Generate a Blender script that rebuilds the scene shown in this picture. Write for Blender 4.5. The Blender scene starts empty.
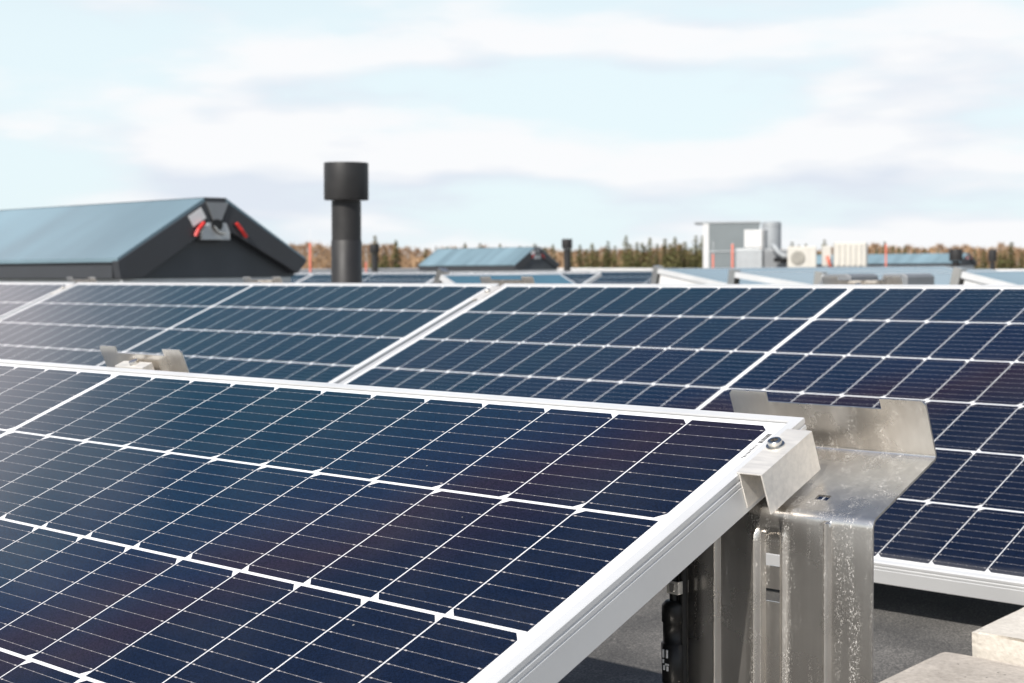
import bpy, bmesh, math, random
from mathutils import Vector, Matrix
random.seed(7)
C = bpy.context.scene.collection
S = bpy.context.scene

# ------------------------------------------------------------------ camera
CAM = Vector((0.7384379, -1.09217514, 0.13606901))
RW = ((0.72336879, 0.69042544, -0.00709269),      # camera right
      (0.02806375, -0.03966359, -0.99881892),     # camera down
      (-0.68989131, 0.72231538, -0.04806733))     # camera forward
F_PX = 1535.07
cd = bpy.data.cameras.new('camera'); cam = bpy.data.objects.new('camera', cd); C.objects.link(cam)
m = Matrix.Identity(4)
for i in range(3):
    m[i][0] = RW[0][i]; m[i][1] = -RW[1][i]; m[i][2] = -RW[2][i]; m[i][3] = CAM[i]
cam.matrix_world = m
cd.sensor_width = 36; cd.lens = 36*F_PX/1024; cd.clip_start = 0.05; cd.clip_end = 9000
cd.dof.use_dof = True; cd.dof.focus_distance = 1.36; cd.dof.aperture_fstop = 15.0
S.camera = cam
def scr(x, y, d):
    """point seen at pixel x, y at depth d metres"""
    a = (x-512)/F_PX; b = (y-341.5)/F_PX
    return Vector([CAM[i]+d*(RW[0][i]*a+RW[1][i]*b+RW[2][i]) for i in range(3)])

# ------------------------------------------------------------------ sky, sun, exposure
SUN_TO = Vector((0.185, -1.0, 0.87)).normalized()
EL = math.asin(SUN_TO.z)
ROT = math.atan2(SUN_TO.x, SUN_TO.y)
w = bpy.data.worlds.new('World'); S.world = w; w.use_nodes = True
nt = w.node_tree; nt.nodes.clear()
def N(t, typ, **kw):
    n = t.nodes.new(typ)
    for k, v in kw.items(): setattr(n, k, v)
    return n
def wire(t, a, b): t.links.new(a, b)
def math_node(t, op, a, b=None, c=None, clamp=False):
    n = t.nodes.new('ShaderNodeMath'); n.operation = op; n.use_clamp = clamp
    for i, v in enumerate((a, b, c)):
        if v is None: continue
        if isinstance(v, (int, float)): n.inputs[i].default_value = v
        else: t.links.new(v, n.inputs[i])
    return n.outputs[0]
sky = N(nt, 'ShaderNodeTexSky', sky_type='NISHITA'); sky.sun_disc = False
sky.sun_elevation = EL; sky.sun_rotation = ROT; sky.air_density = 1.0; sky.dust_density = 1.2; sky.ozone_density = 1.6
tc = N(nt, 'ShaderNodeTexCoord')
sx = N(nt, 'ShaderNodeSeparateXYZ'); wire(nt, tc.outputs['Generated'], sx.inputs[0])
zc = math_node(nt, 'MAXIMUM', sx.outputs[2], 0.0)
def cloud_noise(dz, scale, detail, zk, loc=(0, 0, 0)):
    mpn = N(nt, 'ShaderNodeMapping'); mpn.inputs['Location'].default_value = (loc[0], loc[1], loc[2]+dz*zk); mpn.inputs['Scale'].default_value = (1, 1, zk)
    wire(nt, tc.outputs['Generated'], mpn.inputs[0])
    nn = N(nt, 'ShaderNodeTexNoise'); nn.inputs['Scale'].default_value = scale; nn.inputs['Detail'].default_value = detail; nn.inputs['Roughness'].default_value = 0.50
    wire(nt, mpn.outputs[0], nn.inputs['Vector']); return nn.outputs[0]
LOC = (5.1, 0.2, 0.9)
dens = cloud_noise(0.0, 4.6, 6, 4.0, LOC); above = cloud_noise(0.022, 4.6, 3, 4.0, LOC)
r1 = N(nt, 'ShaderNodeMapRange', interpolation_type='SMOOTHSTEP'); r1.inputs[1].default_value = 0.415; r1.inputs[2].default_value = 0.59
wire(nt, dens, r1.inputs[0])
cc = N(nt, 'ShaderNodeValToRGB')                      # grey-lilac bases, white tops
cc.color_ramp.elements[0].position = 0.40; cc.color_ramp.elements[0].color = (9.45, 9.45, 9.6, 1)
cc.color_ramp.elements[1].position = 0.66; cc.color_ramp.elements[1].color = (7.3, 7.8, 8.7, 1)
wire(nt, math_node(nt, 'ADD', math_node(nt, 'MULTIPLY', math_node(nt, 'SUBTRACT', above, dens), 1.6), 0.5), cc.inputs[0])
thin = N(nt, 'ShaderNodeMix', data_type='RGBA')       # thin high veil over the blue
zr = N(nt, 'ShaderNodeMapRange', interpolation_type='SMOOTHSTEP'); zr.inputs[1].default_value = 0.13; zr.inputs[2].default_value = 0.42; zr.inputs[3].default_value = 0.90; zr.inputs[4].default_value = 0.0
wire(nt, zc, zr.inputs[0]); wire(nt, zr.outputs[0], thin.inputs[0])
wire(nt, sky.outputs[0], thin.inputs[6]); thin.inputs[7].default_value = (8.3, 9.55, 9.95, 1)
mx = N(nt, 'ShaderNodeMix', data_type='RGBA')
cf = N(nt, 'ShaderNodeMapRange', interpolation_type='SMOOTHSTEP'); cf.inputs[1].default_value = 0.18; cf.inputs[2].default_value = 0.42; cf.inputs[3].default_value = 0.92; cf.inputs[4].default_value = 0.07
wire(nt, zc, cf.inputs[0])
wire(nt, math_node(nt, 'MULTIPLY', r1.outputs[0], cf.outputs[0]), mx.inputs[0]); wire(nt, thin.outputs[2], mx.inputs[6]); wire(nt, cc.outputs[0], mx.inputs[7])
bg = N(nt, 'ShaderNodeBackground'); bg.inputs[1].default_value = 0.085
# one bright cloud bank low in the west, outside the view; the glass at the left mirrors it
dp = N(nt, 'ShaderNodeVectorMath', operation='DOT_PRODUCT'); wire(nt, tc.outputs['Generated'], dp.inputs[0]); dp.inputs[1].default_value = Vector((-0.925, 0.255, 0.25)).normalized()
n3 = N(nt, 'ShaderNodeTexNoise'); n3.inputs['Scale'].default_value = 5.0; n3.inputs['Detail'].default_value = 4; wire(nt, tc.outputs['Generated'], n3.inputs['Vector'])
cb = N(nt, 'ShaderNodeMapRange', interpolation_type='SMOOTHSTEP'); cb.inputs[1].default_value = 0.972; cb.inputs[2].default_value = 1.0
wire(nt, math_node(nt, 'ADD', dp.outputs['Value'], math_node(nt, 'MULTIPLY', math_node(nt, 'SUBTRACT', n3.outputs[0], 0.5), 0.04)), cb.inputs[0])
m2 = N(nt, 'ShaderNodeMix', data_type='RGBA'); wire(nt, cb.outputs[0], m2.inputs[0]); wire(nt, mx.outputs[2], m2.inputs[6]); m2.inputs[7].default_value = (14.5, 12.6, 13.0, 1)
wire(nt, m2.outputs[2], bg.inputs[0])
wo = N(nt, 'ShaderNodeOutputWorld'); wire(nt, bg.outputs[0], wo.inputs[0])
sl = bpy.data.lights.new('sun', 'SUN'); sl.energy = 4.6; sl.angle = math.radians(0.53); sl.color = (1.0, 0.955, 0.89)
so = bpy.data.objects.new('sun', sl); C.objects.link(so); so.location = (3, -12, 12)
so.rotation_euler = SUN_TO.to_track_quat('Z', 'Y').to_euler()
S.view_settings.view_transform = 'Standard'; S.view_settings.look = 'None'
S.view_settings.exposure = 0.28; S.view_settings.gamma = 1.0; S.view_settings.use_curve_mapping = False

# ------------------------------------------------------------------ materials
def new_mat(name):
    mt = bpy.data.materials.new(name); mt.use_nodes = True
    return mt, mt.node_tree, mt.node_tree.nodes['Principled BSDF']
def mat(name, col, rough=0.5, metal=0.0, noise=0.0, nscale=20.0, bump=0.0, bscale=60.0, rvar=0.0, spec=None, stretch=None):
    mt, t, b = new_mat(name)
    b.inputs['Base Color'].default_value = (*col, 1); b.inputs['Roughness'].default_value = rough; b.inputs['Metallic'].default_value = metal
    if spec is not None: b.inputs['Specular IOR Level'].default_value = spec
    tcn = N(t, 'ShaderNodeTexCoord'); vec = tcn.outputs['Object']
    if stretch:
        mpn = N(t, 'ShaderNodeMapping'); mpn.inputs['Scale'].default_value = stretch; wire(t, vec, mpn.inputs[0]); vec = mpn.outputs[0]
    if noise > 0:
        n = N(t, 'ShaderNodeTexNoise'); n.inputs['Scale'].default_value = nscale; n.inputs['Detail'].default_value = 6
        wire(t, vec, n.inputs['Vector'])
        rp = N(t, 'ShaderNodeValToRGB')
        rp.color_ramp.elements[0].position = 0.3; rp.color_ramp.elements[1].position = 0.7
        rp.color_ramp.elements[0].color = (*[c*(1-noise) for c in col], 1); rp.color_ramp.elements[1].color = (*[min(1, c*(1+noise)) for c in col], 1)
        wire(t, n.outputs[0], rp.inputs[0]); wire(t, rp.outputs[0], b.inputs['Base Color'])
        if rvar > 0:
            mr = N(t, 'ShaderNodeMapRange'); mr.inputs[3].default_value = max(0.03, rough-rvar); mr.inputs[4].default_value = rough+rvar
            mr.inputs[1].default_value = 0.3; mr.inputs[2].default_value = 0.7
            wire(t, n.outputs[0], mr.inputs[0]); wire(t, mr.outputs[0], b.inputs['Roughness'])
    if bump > 0:
        n = N(t, 'ShaderNodeTexNoise'); n.inputs['Scale'].default_value = bscale; n.inputs['Detail'].default_value = 5
        wire(t, vec, n.inputs['Vector'])
        bp = N(t, 'ShaderNodeBump'); bp.inputs['Strength'].default_value = bump; bp.inputs['Distance'].default_value = 0.004
        wire(t, n.outputs[0], bp.inputs['Height']); wire(t, bp.outputs[0], b.inputs['Normal'])
    return mt

TH = math.radians(21.971); PU = 0.0845; PV = 0.165557; GAP = 0.00945
GU = 0.0013; GV = 0.0035
def cell_material():
    mt, t, b = new_mat('solar_cells')
    tcn = N(t, 'ShaderNodeTexCoord'); s = N(t, 'ShaderNodeSeparateXYZ'); wire(t, tcn.outputs['Object'], s.inputs[0])
    X, Y = s.outputs[0], s.outputs[1]
    M = lambda op, a, b_=None, c=None, clamp=False: math_node(t, op, a, b_, c, clamp)
    xs = M('SUBTRACT', M('ABSOLUTE', X), GAP/2)
    ci = M('FLOOR', M('DIVIDE', xs, PU)); fx = M('SUBTRACT', xs, M('MULTIPLY', ci, PU))
    ys = M('SUBTRACT', 3*PV, Y)
    ri = M('FLOOR', M('DIVIDE', ys, PV)); fy = M('SUBTRACT', M('SUBTRACT', ys, M('MULTIPLY', ri, PV)), GV/2)
    fxc = M('SUBTRACT', fx, GU/2)
    cw = PU-GU; ch = PV-GV
    inx = M('MULTIPLY', M('GREATER_THAN', fxc, 0.0), M('LESS_THAN', fxc, cw))
    inx = M('MULTIPLY', inx, M('MULTIPLY', M('GREATER_THAN', xs, 0.0), M('LESS_THAN', ci, 11.5)))
    iny = M('MULTIPLY', M('GREATER_THAN', fy, 0.0), M('LESS_THAN', fy, ch))
    iny = M('MULTIPLY', iny, M('MULTIPLY', M('GREATER_THAN', ri, -0.5), M('LESS_THAN', ri, 5.5)))
    # chamfered corners: right side of even strings, left side of odd strings
    sgn = M('SIGN', X)
    dpos = M('SUBTRACT', cw, fxc)                     # distance to the outer side
    right = M('ADD', M('MULTIPLY', M('GREATER_THAN', X, 0.0), dpos), M('MULTIPLY', M('LESS_THAN', X, 0.0), fxc))
    left = M('SUBTRACT', cw, right)
    odd = M('MODULO', ri, 2.0)
    dside = M('ADD', M('MULTIPLY', odd, left), M('MULTIPLY', M('SUBTRACT', 1.0, odd), right))
    dv = M('MINIMUM', fy, M('SUBTRACT', ch, fy))
    cham = M('GREATER_THAN', M('ADD', dside, dv), 0.0078)
    cell = M('MULTIPLY', M('MULTIPLY', inx, iny), cham)
    # nine busbars with solder pads
    q = ch/9
    bb = M('ABSOLUTE', M('SUBTRACT', M('MODULO', M('MAXIMUM', fy, 0.0), q), q/2))
    pad = M('ABSOLUTE', M('SUBTRACT', M('MODULO', M('MAXIMUM', M('ADD', fxc, 0.0135-0.0035), 0.0), 0.0139), 0.00695))
    ispad = M('MULTIPLY', M('MULTIPLY', M('LESS_THAN', pad, 0.0008), M('LESS_THAN', bb, 0.00040)), 0.7)
    isbus = M('MULTIPLY', M('LESS_THAN', bb, 0.00022), 0.50)
    # solder pads next to the cell's sides
    epad = M('MULTIPLY', M('LESS_THAN', M('MINIMUM', M('ABSOLUTE', M('SUBTRACT', fxc, 0.004)), M('ABSOLUTE', M('SUBTRACT', fxc, cw-0.004))), 0.0012), M('LESS_THAN', bb, 0.0006))
    met = M('MULTIPLY', M('MAXIMUM', M('MAXIMUM', ispad, isbus), epad), cell)
    # cell colour: deep navy, each cell a little different in its blue / violet coating
    info = N(t, 'ShaderNodeObjectInfo')
    cv = N(t, 'ShaderNodeCombineXYZ'); wire(t, M('ADD', M('MULTIPLY', ci, sgn), M('MULTIPLY', info.outputs['Random'], 37.0)), cv.inputs[0]); wire(t, ri, cv.inputs[1]); wire(t, sgn, cv.inputs[2])
    wn = N(t, 'ShaderNodeTexWhiteNoise', noise_dimensions='3D'); wire(t, cv.outputs[0], wn.inputs[0])
    big = N(t, 'ShaderNodeTexNoise'); big.inputs['Scale'].default_value = 2.6; big.inputs['Detail'].default_value = 2
    wire(t, tcn.outputs['Object'], big.inputs['Vector'])
    # blue coating's interference plus sky reflection tints, painted into the colour: teal at a flat angle, violet to near black steeper
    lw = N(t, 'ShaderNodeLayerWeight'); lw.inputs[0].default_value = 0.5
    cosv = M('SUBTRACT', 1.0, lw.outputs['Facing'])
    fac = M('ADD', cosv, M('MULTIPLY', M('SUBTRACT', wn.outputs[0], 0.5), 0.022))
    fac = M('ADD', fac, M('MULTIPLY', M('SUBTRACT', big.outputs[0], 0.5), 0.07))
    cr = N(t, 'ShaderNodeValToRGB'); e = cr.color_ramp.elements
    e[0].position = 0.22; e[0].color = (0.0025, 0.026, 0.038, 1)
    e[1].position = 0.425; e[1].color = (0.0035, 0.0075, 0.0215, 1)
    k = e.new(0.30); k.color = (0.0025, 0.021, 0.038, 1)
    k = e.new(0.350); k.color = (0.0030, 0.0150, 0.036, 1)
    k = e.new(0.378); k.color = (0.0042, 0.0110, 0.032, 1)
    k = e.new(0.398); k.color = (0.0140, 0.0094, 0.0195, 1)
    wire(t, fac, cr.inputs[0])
    gr = N(t, 'ShaderNodeTexNoise'); gr.inputs['Scale'].default_value = 900; gr.inputs['Detail'].default_value = 3
    wire(t, tcn.outputs['Object'], gr.inputs['Vector'])
    g2 = N(t, 'ShaderNodeMapRange'); g2.inputs[1].default_value = 0.3; g2.inputs[2].default_value = 0.7; g2.inputs[3].default_value = 0.35; g2.inputs[4].default_value = 1.75
    wire(t, gr.outputs[0], g2.inputs[0])
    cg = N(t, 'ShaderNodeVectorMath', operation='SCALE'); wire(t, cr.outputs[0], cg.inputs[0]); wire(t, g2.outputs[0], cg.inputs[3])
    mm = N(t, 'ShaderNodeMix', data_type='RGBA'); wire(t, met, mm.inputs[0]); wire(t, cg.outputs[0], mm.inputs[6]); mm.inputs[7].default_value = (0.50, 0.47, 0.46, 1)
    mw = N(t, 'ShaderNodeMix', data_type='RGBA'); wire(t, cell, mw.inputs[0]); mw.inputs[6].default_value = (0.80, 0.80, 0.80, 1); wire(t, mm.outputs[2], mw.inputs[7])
    # a little dust on the glass
    du = N(t, 'ShaderNodeTexNoise'); du.inputs['Scale'].default_value = 9; du.inputs['Detail'].default_value = 8; du.inputs['Roughness'].default_value = 0.65
    wire(t, tcn.outputs['Object'], du.inputs['Vector'])
    dr = N(t, 'ShaderNodeMapRange'); dr.inputs[1].default_value = 0.45; dr.inputs[2].default_value = 0.8; dr.inputs[3].default_value = 0.0; dr.inputs[4].default_value = 0.022
    wire(t, du.outputs[0], dr.inputs[0])
    sp = N(t, 'ShaderNodeTexVoronoi'); sp.inputs['Scale'].default_value = 60; wire(t, tcn.outputs['Object'], sp.inputs['Vector'])
    dot = M('MULTIPLY', M('LESS_THAN', sp.outputs['Distance'], 0.06), M('GREATER_THAN', N_sep(t, sp.outputs['Color']), 0.93))
    edge = N(t, 'ShaderNodeMapRange', interpolation_type='SMOOTHSTEP'); edge.inputs[1].default_value = -(3*PV+0.004)+0.030; edge.inputs[2].default_value = -(3*PV+0.004); edge.inputs[3].default_value = 0.0; edge.inputs[4].default_value = 0.26
    wire(t, M('ADD', Y, M('MULTIPLY', M('SUBTRACT', du.outputs[0], 0.5), 0.05)), edge.inputs[0])
    dfac = M('MAXIMUM', M('ADD', dr.outputs[0], M('MULTIPLY', edge.outputs[0], du.outputs[0])), M('MULTIPLY', dot, 0.5))
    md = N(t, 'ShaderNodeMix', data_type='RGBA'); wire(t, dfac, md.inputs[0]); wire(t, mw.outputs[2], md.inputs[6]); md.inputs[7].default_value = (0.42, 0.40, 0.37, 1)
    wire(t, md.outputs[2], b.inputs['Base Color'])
    b.inputs['Roughness'].default_value = 0.5; b.inputs['Specular IOR Level'].default_value = 0.0
    b.inputs['Coat Weight'].default_value = 1.0; b.inputs['Coat IOR'].default_value = 1.33; b.inputs['Coat Roughness'].default_value = 0.08
    return mt
def N_sep(t, out):
    n = t.nodes.new('ShaderNodeSeparateColor'); t.links.new(out, n.inputs[0]); return n.outputs[0]

def galv_material():
    """zinc-coated sheet: blurred sky reflections, dried drops running down"""
    mt, t, b = new_mat('zinc_coated_sheet')
    tcn = N(t, 'ShaderNodeTexCoord')
    n = N(t, 'ShaderNodeTexNoise'); n.inputs['Scale'].default_value = 14; n.inputs['Detail'].default_value = 5; wire(t, tcn.outputs['Object'], n.inputs['Vector'])
    st = N(t, 'ShaderNodeMapping'); st.inputs['Scale'].default_value = (150, 150, 9); wire(t, tcn.outputs['Object'], st.inputs[0])
    ns = N(t, 'ShaderNodeTexNoise'); ns.inputs['Scale'].default_value = 1.0; ns.inputs['Detail'].default_value = 5; wire(t, st.outputs[0], ns.inputs['Vector'])
    rp = N(t, 'ShaderNodeValToRGB'); rp.color_ramp.elements[0].position = 0.3; rp.color_ramp.elements[1].position = 0.72
    rp.color_ramp.elements[0].color = (0.64, 0.605, 0.56, 1); rp.color_ramp.elements[1].color = (0.80, 0.765, 0.715, 1)
    wire(t, math_node(t, 'ADD', math_node(t, 'MULTIPLY', n.outputs[0], 0.6), math_node(t, 'MULTIPLY', ns.outputs[0], 0.4)), rp.inputs[0])
    # dried drops
    sm = N(t, 'ShaderNodeMapping'); sm.inputs['Scale'].default_value = (1050, 1050, 560); wire(t, tcn.outputs['Object'], sm.inputs[0])
    dn = N(t, 'ShaderNodeTexNoise'); dn.inputs['Scale'].default_value = 1.0; dn.inputs['Detail'].default_value = 3; dn.inputs['Distortion'].default_value = 1.2; wire(t, sm.outputs[0], dn.inputs['Vector'])
    pm = N(t, 'ShaderNodeMapping'); pm.inputs['Scale'].default_value = (75, 75, 6); wire(t, tcn.outputs['Object'], pm.inputs[0])
    pn = N(t, 'ShaderNodeTexNoise'); pn.inputs['Scale'].default_value = 1.0; pn.inputs['Detail'].default_value = 4; wire(t, pm.outputs[0], pn.inputs['Vector'])
    drop = math_node(t, 'MULTIPLY', N_range(t, dn.outputs[0], 0.585, 0.64), N_range(t, pn.outputs[0], 0.49, 0.68))
    mm = N(t, 'ShaderNodeMix', data_type='RGBA'); wire(t, drop, mm.inputs[0]); wire(t, rp.outputs[0], mm.inputs[6]); mm.inputs[7].default_value = (0.66, 0.64, 0.605, 1)
    wire(t, mm.outputs[2], b.inputs['Base Color'])
    wire(t, math_node(t, 'MULTIPLY', math_node(t, 'SUBTRACT', 1.0, drop), 0.94), b.inputs['Metallic'])
    wire(t, math_node(t, 'ADD', math_node(t, 'MULTIPLY', n.outputs[0], 0.22), math_node(t, 'MULTIPLY', drop, 0.35)), b.inputs['Roughness'])
    mrr = math_node(t, 'ADD', math_node(t, 'ADD', math_node(t, 'MULTIPLY', n.outputs[0], 0.22), math_node(t, 'MULTIPLY', drop, 0.3)), 0.17)
    wire(t, mrr, b.inputs['Roughness'])
    bp = N(t, 'ShaderNodeBump'); bp.inputs['Strength'].default_value = 0.16; bp.inputs['Distance'].default_value = 0.0005
    wire(t, math_node(t, 'MULTIPLY', ns.outputs[0], 0.15), bp.inputs['Height']); wire(t, bp.outputs[0], b.inputs['Normal'])
    return mt
def N_range(t, a, lo, hi):
    n = t.nodes.new('ShaderNodeMapRange'); n.inputs[1].default_value = lo; n.inputs[2].default_value = hi; n.clamp = True
    t.links.new(a, n.inputs[0]); return n.outputs[0]

def bitumen_material():
    mt, t, b = new_mat('bitumen_felt')
    tcn = N(t, 'ShaderNodeTexCoord')
    f = N(t, 'ShaderNodeTexNoise'); f.inputs['Scale'].default_value = 330; f.inputs['Detail'].default_value = 4; wire(t, tcn.outputs['Object'], f.inputs['Vector'])
    g = N(t, 'ShaderNodeTexNoise'); g.inputs['Scale'].default_value = 7; g.inputs['Detail'].default_value = 6; wire(t, tcn.outputs['Object'], g.inputs['Vector'])
    v = math_node(t, 'ADD', math_node(t, 'MULTIPLY', f.outputs[0], 0.62), math_node(t, 'MULTIPLY', g.outputs[0], 0.38))
    r = N(t, 'ShaderNodeValToRGB'); e = r.color_ramp.elements
    e[0].position = 0.38; e[0].color = (0.050, 0.049, 0.048, 1); e[1].position = 0.66; e[1].color = (0.23, 0.218, 0.20, 1); k = e.new(0.52); k.color = (0.105, 0.10, 0.094, 1)
    wire(t, v, r.inputs[0]); wire(t, r.outputs[0], b.inputs['Base Color']); b.inputs['Roughness'].default_value = 0.93
    bp = N(t, 'ShaderNodeBump'); bp.inputs['Strength'].default_value = 0.6; bp.inputs['Distance'].default_value = 0.002
    wire(t, f.outputs[0], bp.inputs['Height']); wire(t, bp.outputs[0], b.inputs['Normal'])
    return mt
def concrete_material(name, dark, light):
    mt, t, b = new_mat(name)
    tcn = N(t, 'ShaderNodeTexCoord')
    f = N(t, 'ShaderNodeTexNoise'); f.inputs['Scale'].default_value = 160; f.inputs['Detail'].default_value = 6; wire(t, tcn.outputs['Object'], f.inputs['Vector'])
    g = N(t, 'ShaderNodeTexNoise'); g.inputs['Scale'].default_value = 16; g.inputs['Detail'].default_value = 8; wire(t, tcn.outputs['Object'], g.inputs['Vector'])
    r = N(t, 'ShaderNodeValToRGB'); e = r.color_ramp.elements
    e[0].position = 0.33; e[0].color = (*dark, 1); e[1].position = 0.62; e[1].color = (*light, 1)
    wire(t, math_node(t, 'ADD', math_node(t, 'MULTIPLY', f.outputs[0], 0.45), math_node(t, 'MULTIPLY', g.outputs[0], 0.55)), r.inputs[0])
    vo = N(t, 'ShaderNodeTexVoronoi'); vo.inputs['Scale'].default_value = 95; wire(t, tcn.outputs['Object'], vo.inputs['Vector'])
    pit = math_node(t, 'MULTIPLY', math_node(t, 'LESS_THAN', vo.outputs['Distance'], 0.16), math_node(t, 'GREATER_THAN', N_sep(t, vo.outputs['Color']), 0.72))
    mm = N(t, 'ShaderNodeMix', data_type='RGBA'); wire(t, math_node(t, 'MULTIPLY', pit, 0.7), mm.inputs[0]); wire(t, r.outputs[0], mm.inputs[6]); mm.inputs[7].default_value = (0.12, 0.11, 0.10, 1)
    wire(t, mm.outputs[2], b.inputs['Base Color']); b.inputs['Roughness'].default_value = 0.95
    bp = N(t, 'ShaderNodeBump'); bp.inputs['Strength'].default_value = 0.7; bp.inputs['Distance'].default_value = 0.002
    wire(t, math_node(t, 'SUBTRACT', f.outputs[0], pit), bp.inputs['Height']); wire(t, bp.outputs[0], b.inputs['Normal'])
    return mt
def leaf_mat(name, a, c):
    mt, t, b = new_mat(name)
    info = N(t, 'ShaderNodeObjectInfo'); geo = N(t, 'ShaderNodeNewGeometry')
    tcn = N(t, 'ShaderNodeTexCoord'); n = N(t, 'ShaderNodeTexNoise'); n.inputs['Scale'].default_value = 0.6; n.inputs['Detail'].default_value = 3
    wire(t, tcn.outputs['Object'], n.inputs['Vector'])
    v = math_node(t, 'ADD', math_node(t, 'MULTIPLY', geo.outputs['Random Per Island'], 0.35), math_node(t, 'MULTIPLY', info.outputs['Random'], 0.5))
    v = math_node(t, 'ADD', v, math_node(t, 'MULTIPLY', n.outputs[0], 0.25), clamp=True)
    mm = N(t, 'ShaderNodeMix', data_type='RGBA'); wire(t, v, mm.inputs[0]); mm.inputs[6].default_value = (*a, 1); mm.inputs[7].default_value = (*c, 1)
    wire(t, mm.outputs[2], b.inputs['Base Color']); b.inputs['Roughness'].default_value = 0.8; b.inputs['Specular IOR Level'].default_value = 0.15
    return mt

MAT = dict(
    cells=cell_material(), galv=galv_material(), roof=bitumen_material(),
    alu=mat('anodised_aluminium', (0.72, 0.725, 0.725), 0.38, 0.30, 0.05, 6, 0.0, rvar=0.06),
    clamp=mat('brushed_aluminium', (0.82, 0.785, 0.73), 0.42, 0.5, 0.07, 40, 0.08, 300, rvar=0.08, stretch=(1, 6, 6)),
    steel=mat('stainless_steel', (0.62, 0.60, 0.57), 0.25, 1.0, 0.1, 200),
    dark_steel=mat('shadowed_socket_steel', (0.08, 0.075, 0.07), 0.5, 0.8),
    back=mat('dark_backsheet', (0.05, 0.05, 0.05), 0.6),
    ink=mat('label_ink', (0.03, 0.03, 0.03), 0.7), label=mat('label_paper', (0.78, 0.78, 0.77), 0.6, 0, 0.04, 200),
    black_plastic=mat('black_plastic', (0.008, 0.008, 0.0085), 0.5, 0, 0.2, 120),
    white_ink=mat('white_ink', (0.8, 0.8, 0.8), 0.6),
    slab=concrete_material('concrete_slab_grey', (0.32, 0.285, 0.245), (0.50, 0.45, 0.395)),
    slab2=concrete_material('concrete_block_pale', (0.52, 0.48, 0.42), (0.68, 0.635, 0.565)),
    hatch_roof=mat('pale_blue_glazing', (0.170, 0.250, 0.292), 0.36, 0.0, 0.24, 1.3, 0.0, rvar=0.1, stretch=(0.9, 0.3, 0.3), spec=0.25),
    sky_tint_glass=mat('sky_reflection_tinted_glass', (0.075, 0.175, 0.235), 0.2, 0, 0.15, 1.5, spec=0.8),  # low panels: sky reflection put into the base colour
    anthracite=mat('anthracite_sheet', (0.040, 0.043, 0.049), 0.42, 0.0, 0.12, 5, 0.05, 12, rvar=0.08),
    anthracite_face=mat('anthracite_gable_board', (0.062, 0.070, 0.078), 0.5, 0.0, 0.15, 4),
    galv_light=mat('galvanised_flashing', (0.50, 0.52, 0.53), 0.42, 0.5, 0.08, 8),
    white_paint=mat('white_painted_sheet', (0.64, 0.64, 0.635), 0.5, 0, 0.05, 6),
    cream=mat('cream_enamel', (0.60, 0.575, 0.52), 0.45, 0, 0.04, 8),
    cream_dark=mat('fan_grille_grey', (0.30, 0.285, 0.25), 0.6, 0, 0.1, 40),
    red=mat('red_plastic', (0.62, 0.035, 0.03), 0.4, 0, 0.1, 20),
    orange=mat('signal_orange_paint', (0.66, 0.17, 0.11), 0.5, 0, 0.1, 4),
    pipe=mat('black_vent_plastic', (0.022, 0.021, 0.021), 0.52, 0, 0.22, 9, 0.06, 30, rvar=0.08),
    grey_wall=mat('grey_clad_wall', (0.185, 0.21, 0.218), 0.6, 0, 0.06, 2),
    grey_box=mat('grey_duct_sheet', (0.26, 0.27, 0.28), 0.45, 0.3, 0.08, 3),
    silver=mat('silver_tank', (0.33, 0.35, 0.365), 0.5, 0.1, 0.06, 3),
    parapet=mat('white_parapet_coping', (0.82, 0.82, 0.82), 0.6, 0, 0.05, 1.5),
    facade=mat('pale_render', (0.62, 0.62, 0.61), 0.7, 0, 0.08, 0.6),
    terrain=mat('dry_spring_grass', (0.16, 0.125, 0.07), 0.95, 0, 0.4, 0.05),
    bark=mat('grey_brown_bark', (0.12, 0.09, 0.065), 0.9, 0, 0.3, 4),
    birch_bark=mat('pale_birch_bark', (0.42, 0.38, 0.33), 0.85, 0, 0.3, 4),
    spruce=leaf_mat('spruce_needles', (0.065, 0.074, 0.028), (0.20, 0.185, 0.08)),
    twig=leaf_mat('bare_birch_twigs', (0.32, 0.20, 0.115), (0.47, 0.32, 0.195)),
    scrub=leaf_mat('leafless_scrub', (0.27, 0.17, 0.095), (0.40, 0.27, 0.165)),
)

# ------------------------------------------------------------------ helpers
def link_mesh(name, bm, material, parent=None, smooth=False, bevel=0.0, mats=None):
    me = bpy.data.meshes.new(name); bm.normal_update(); bm.to_mesh(me); bm.free()
    for mtl in (mats or [material]): me.materials.append(mtl)
    o = bpy.data.objects.new(name, me); C.objects.link(o)
    if smooth: me.shade_smooth()
    if parent: o.parent = parent
    if bevel > 0:
        b = o.modifiers.new('bevel', 'BEVEL'); b.width = bevel; b.segments = 2; b.limit_method = 'ANGLE'; b.angle_limit = math.radians(35)
    return o
def tag(o, label=None, cat=None, group=None, kind=None):
    if label: o['label'] = label
    if cat: o['category'] = cat
    if group: o['group'] = group
    if kind: o['kind'] = kind
    return o
def thing(name, label, cat, loc=(0, 0, 0), group=None, rot=(0, 0, 0)):
    o = bpy.data.objects.new(name, None); C.objects.link(o); o.location = loc; o.rotation_euler = rot
    o.empty_display_size = 0.1
    return tag(o, label, cat, group)
def copy_tree(root, loc, label, group=None, rot=None, scale=None):
    r = root.copy(); C.objects.link(r); r.location = loc; r['label'] = label
    if rot is not None: r.rotation_euler = rot
    if scale is not None: r.scale = scale
    if group: r['group'] = group
    for ch in list(root.children):
        c = ch.copy(); C.objects.link(c); c.parent = r
        for g in list(ch.children):
            d = g.copy(); C.objects.link(d); d.parent = c
    return r
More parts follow.
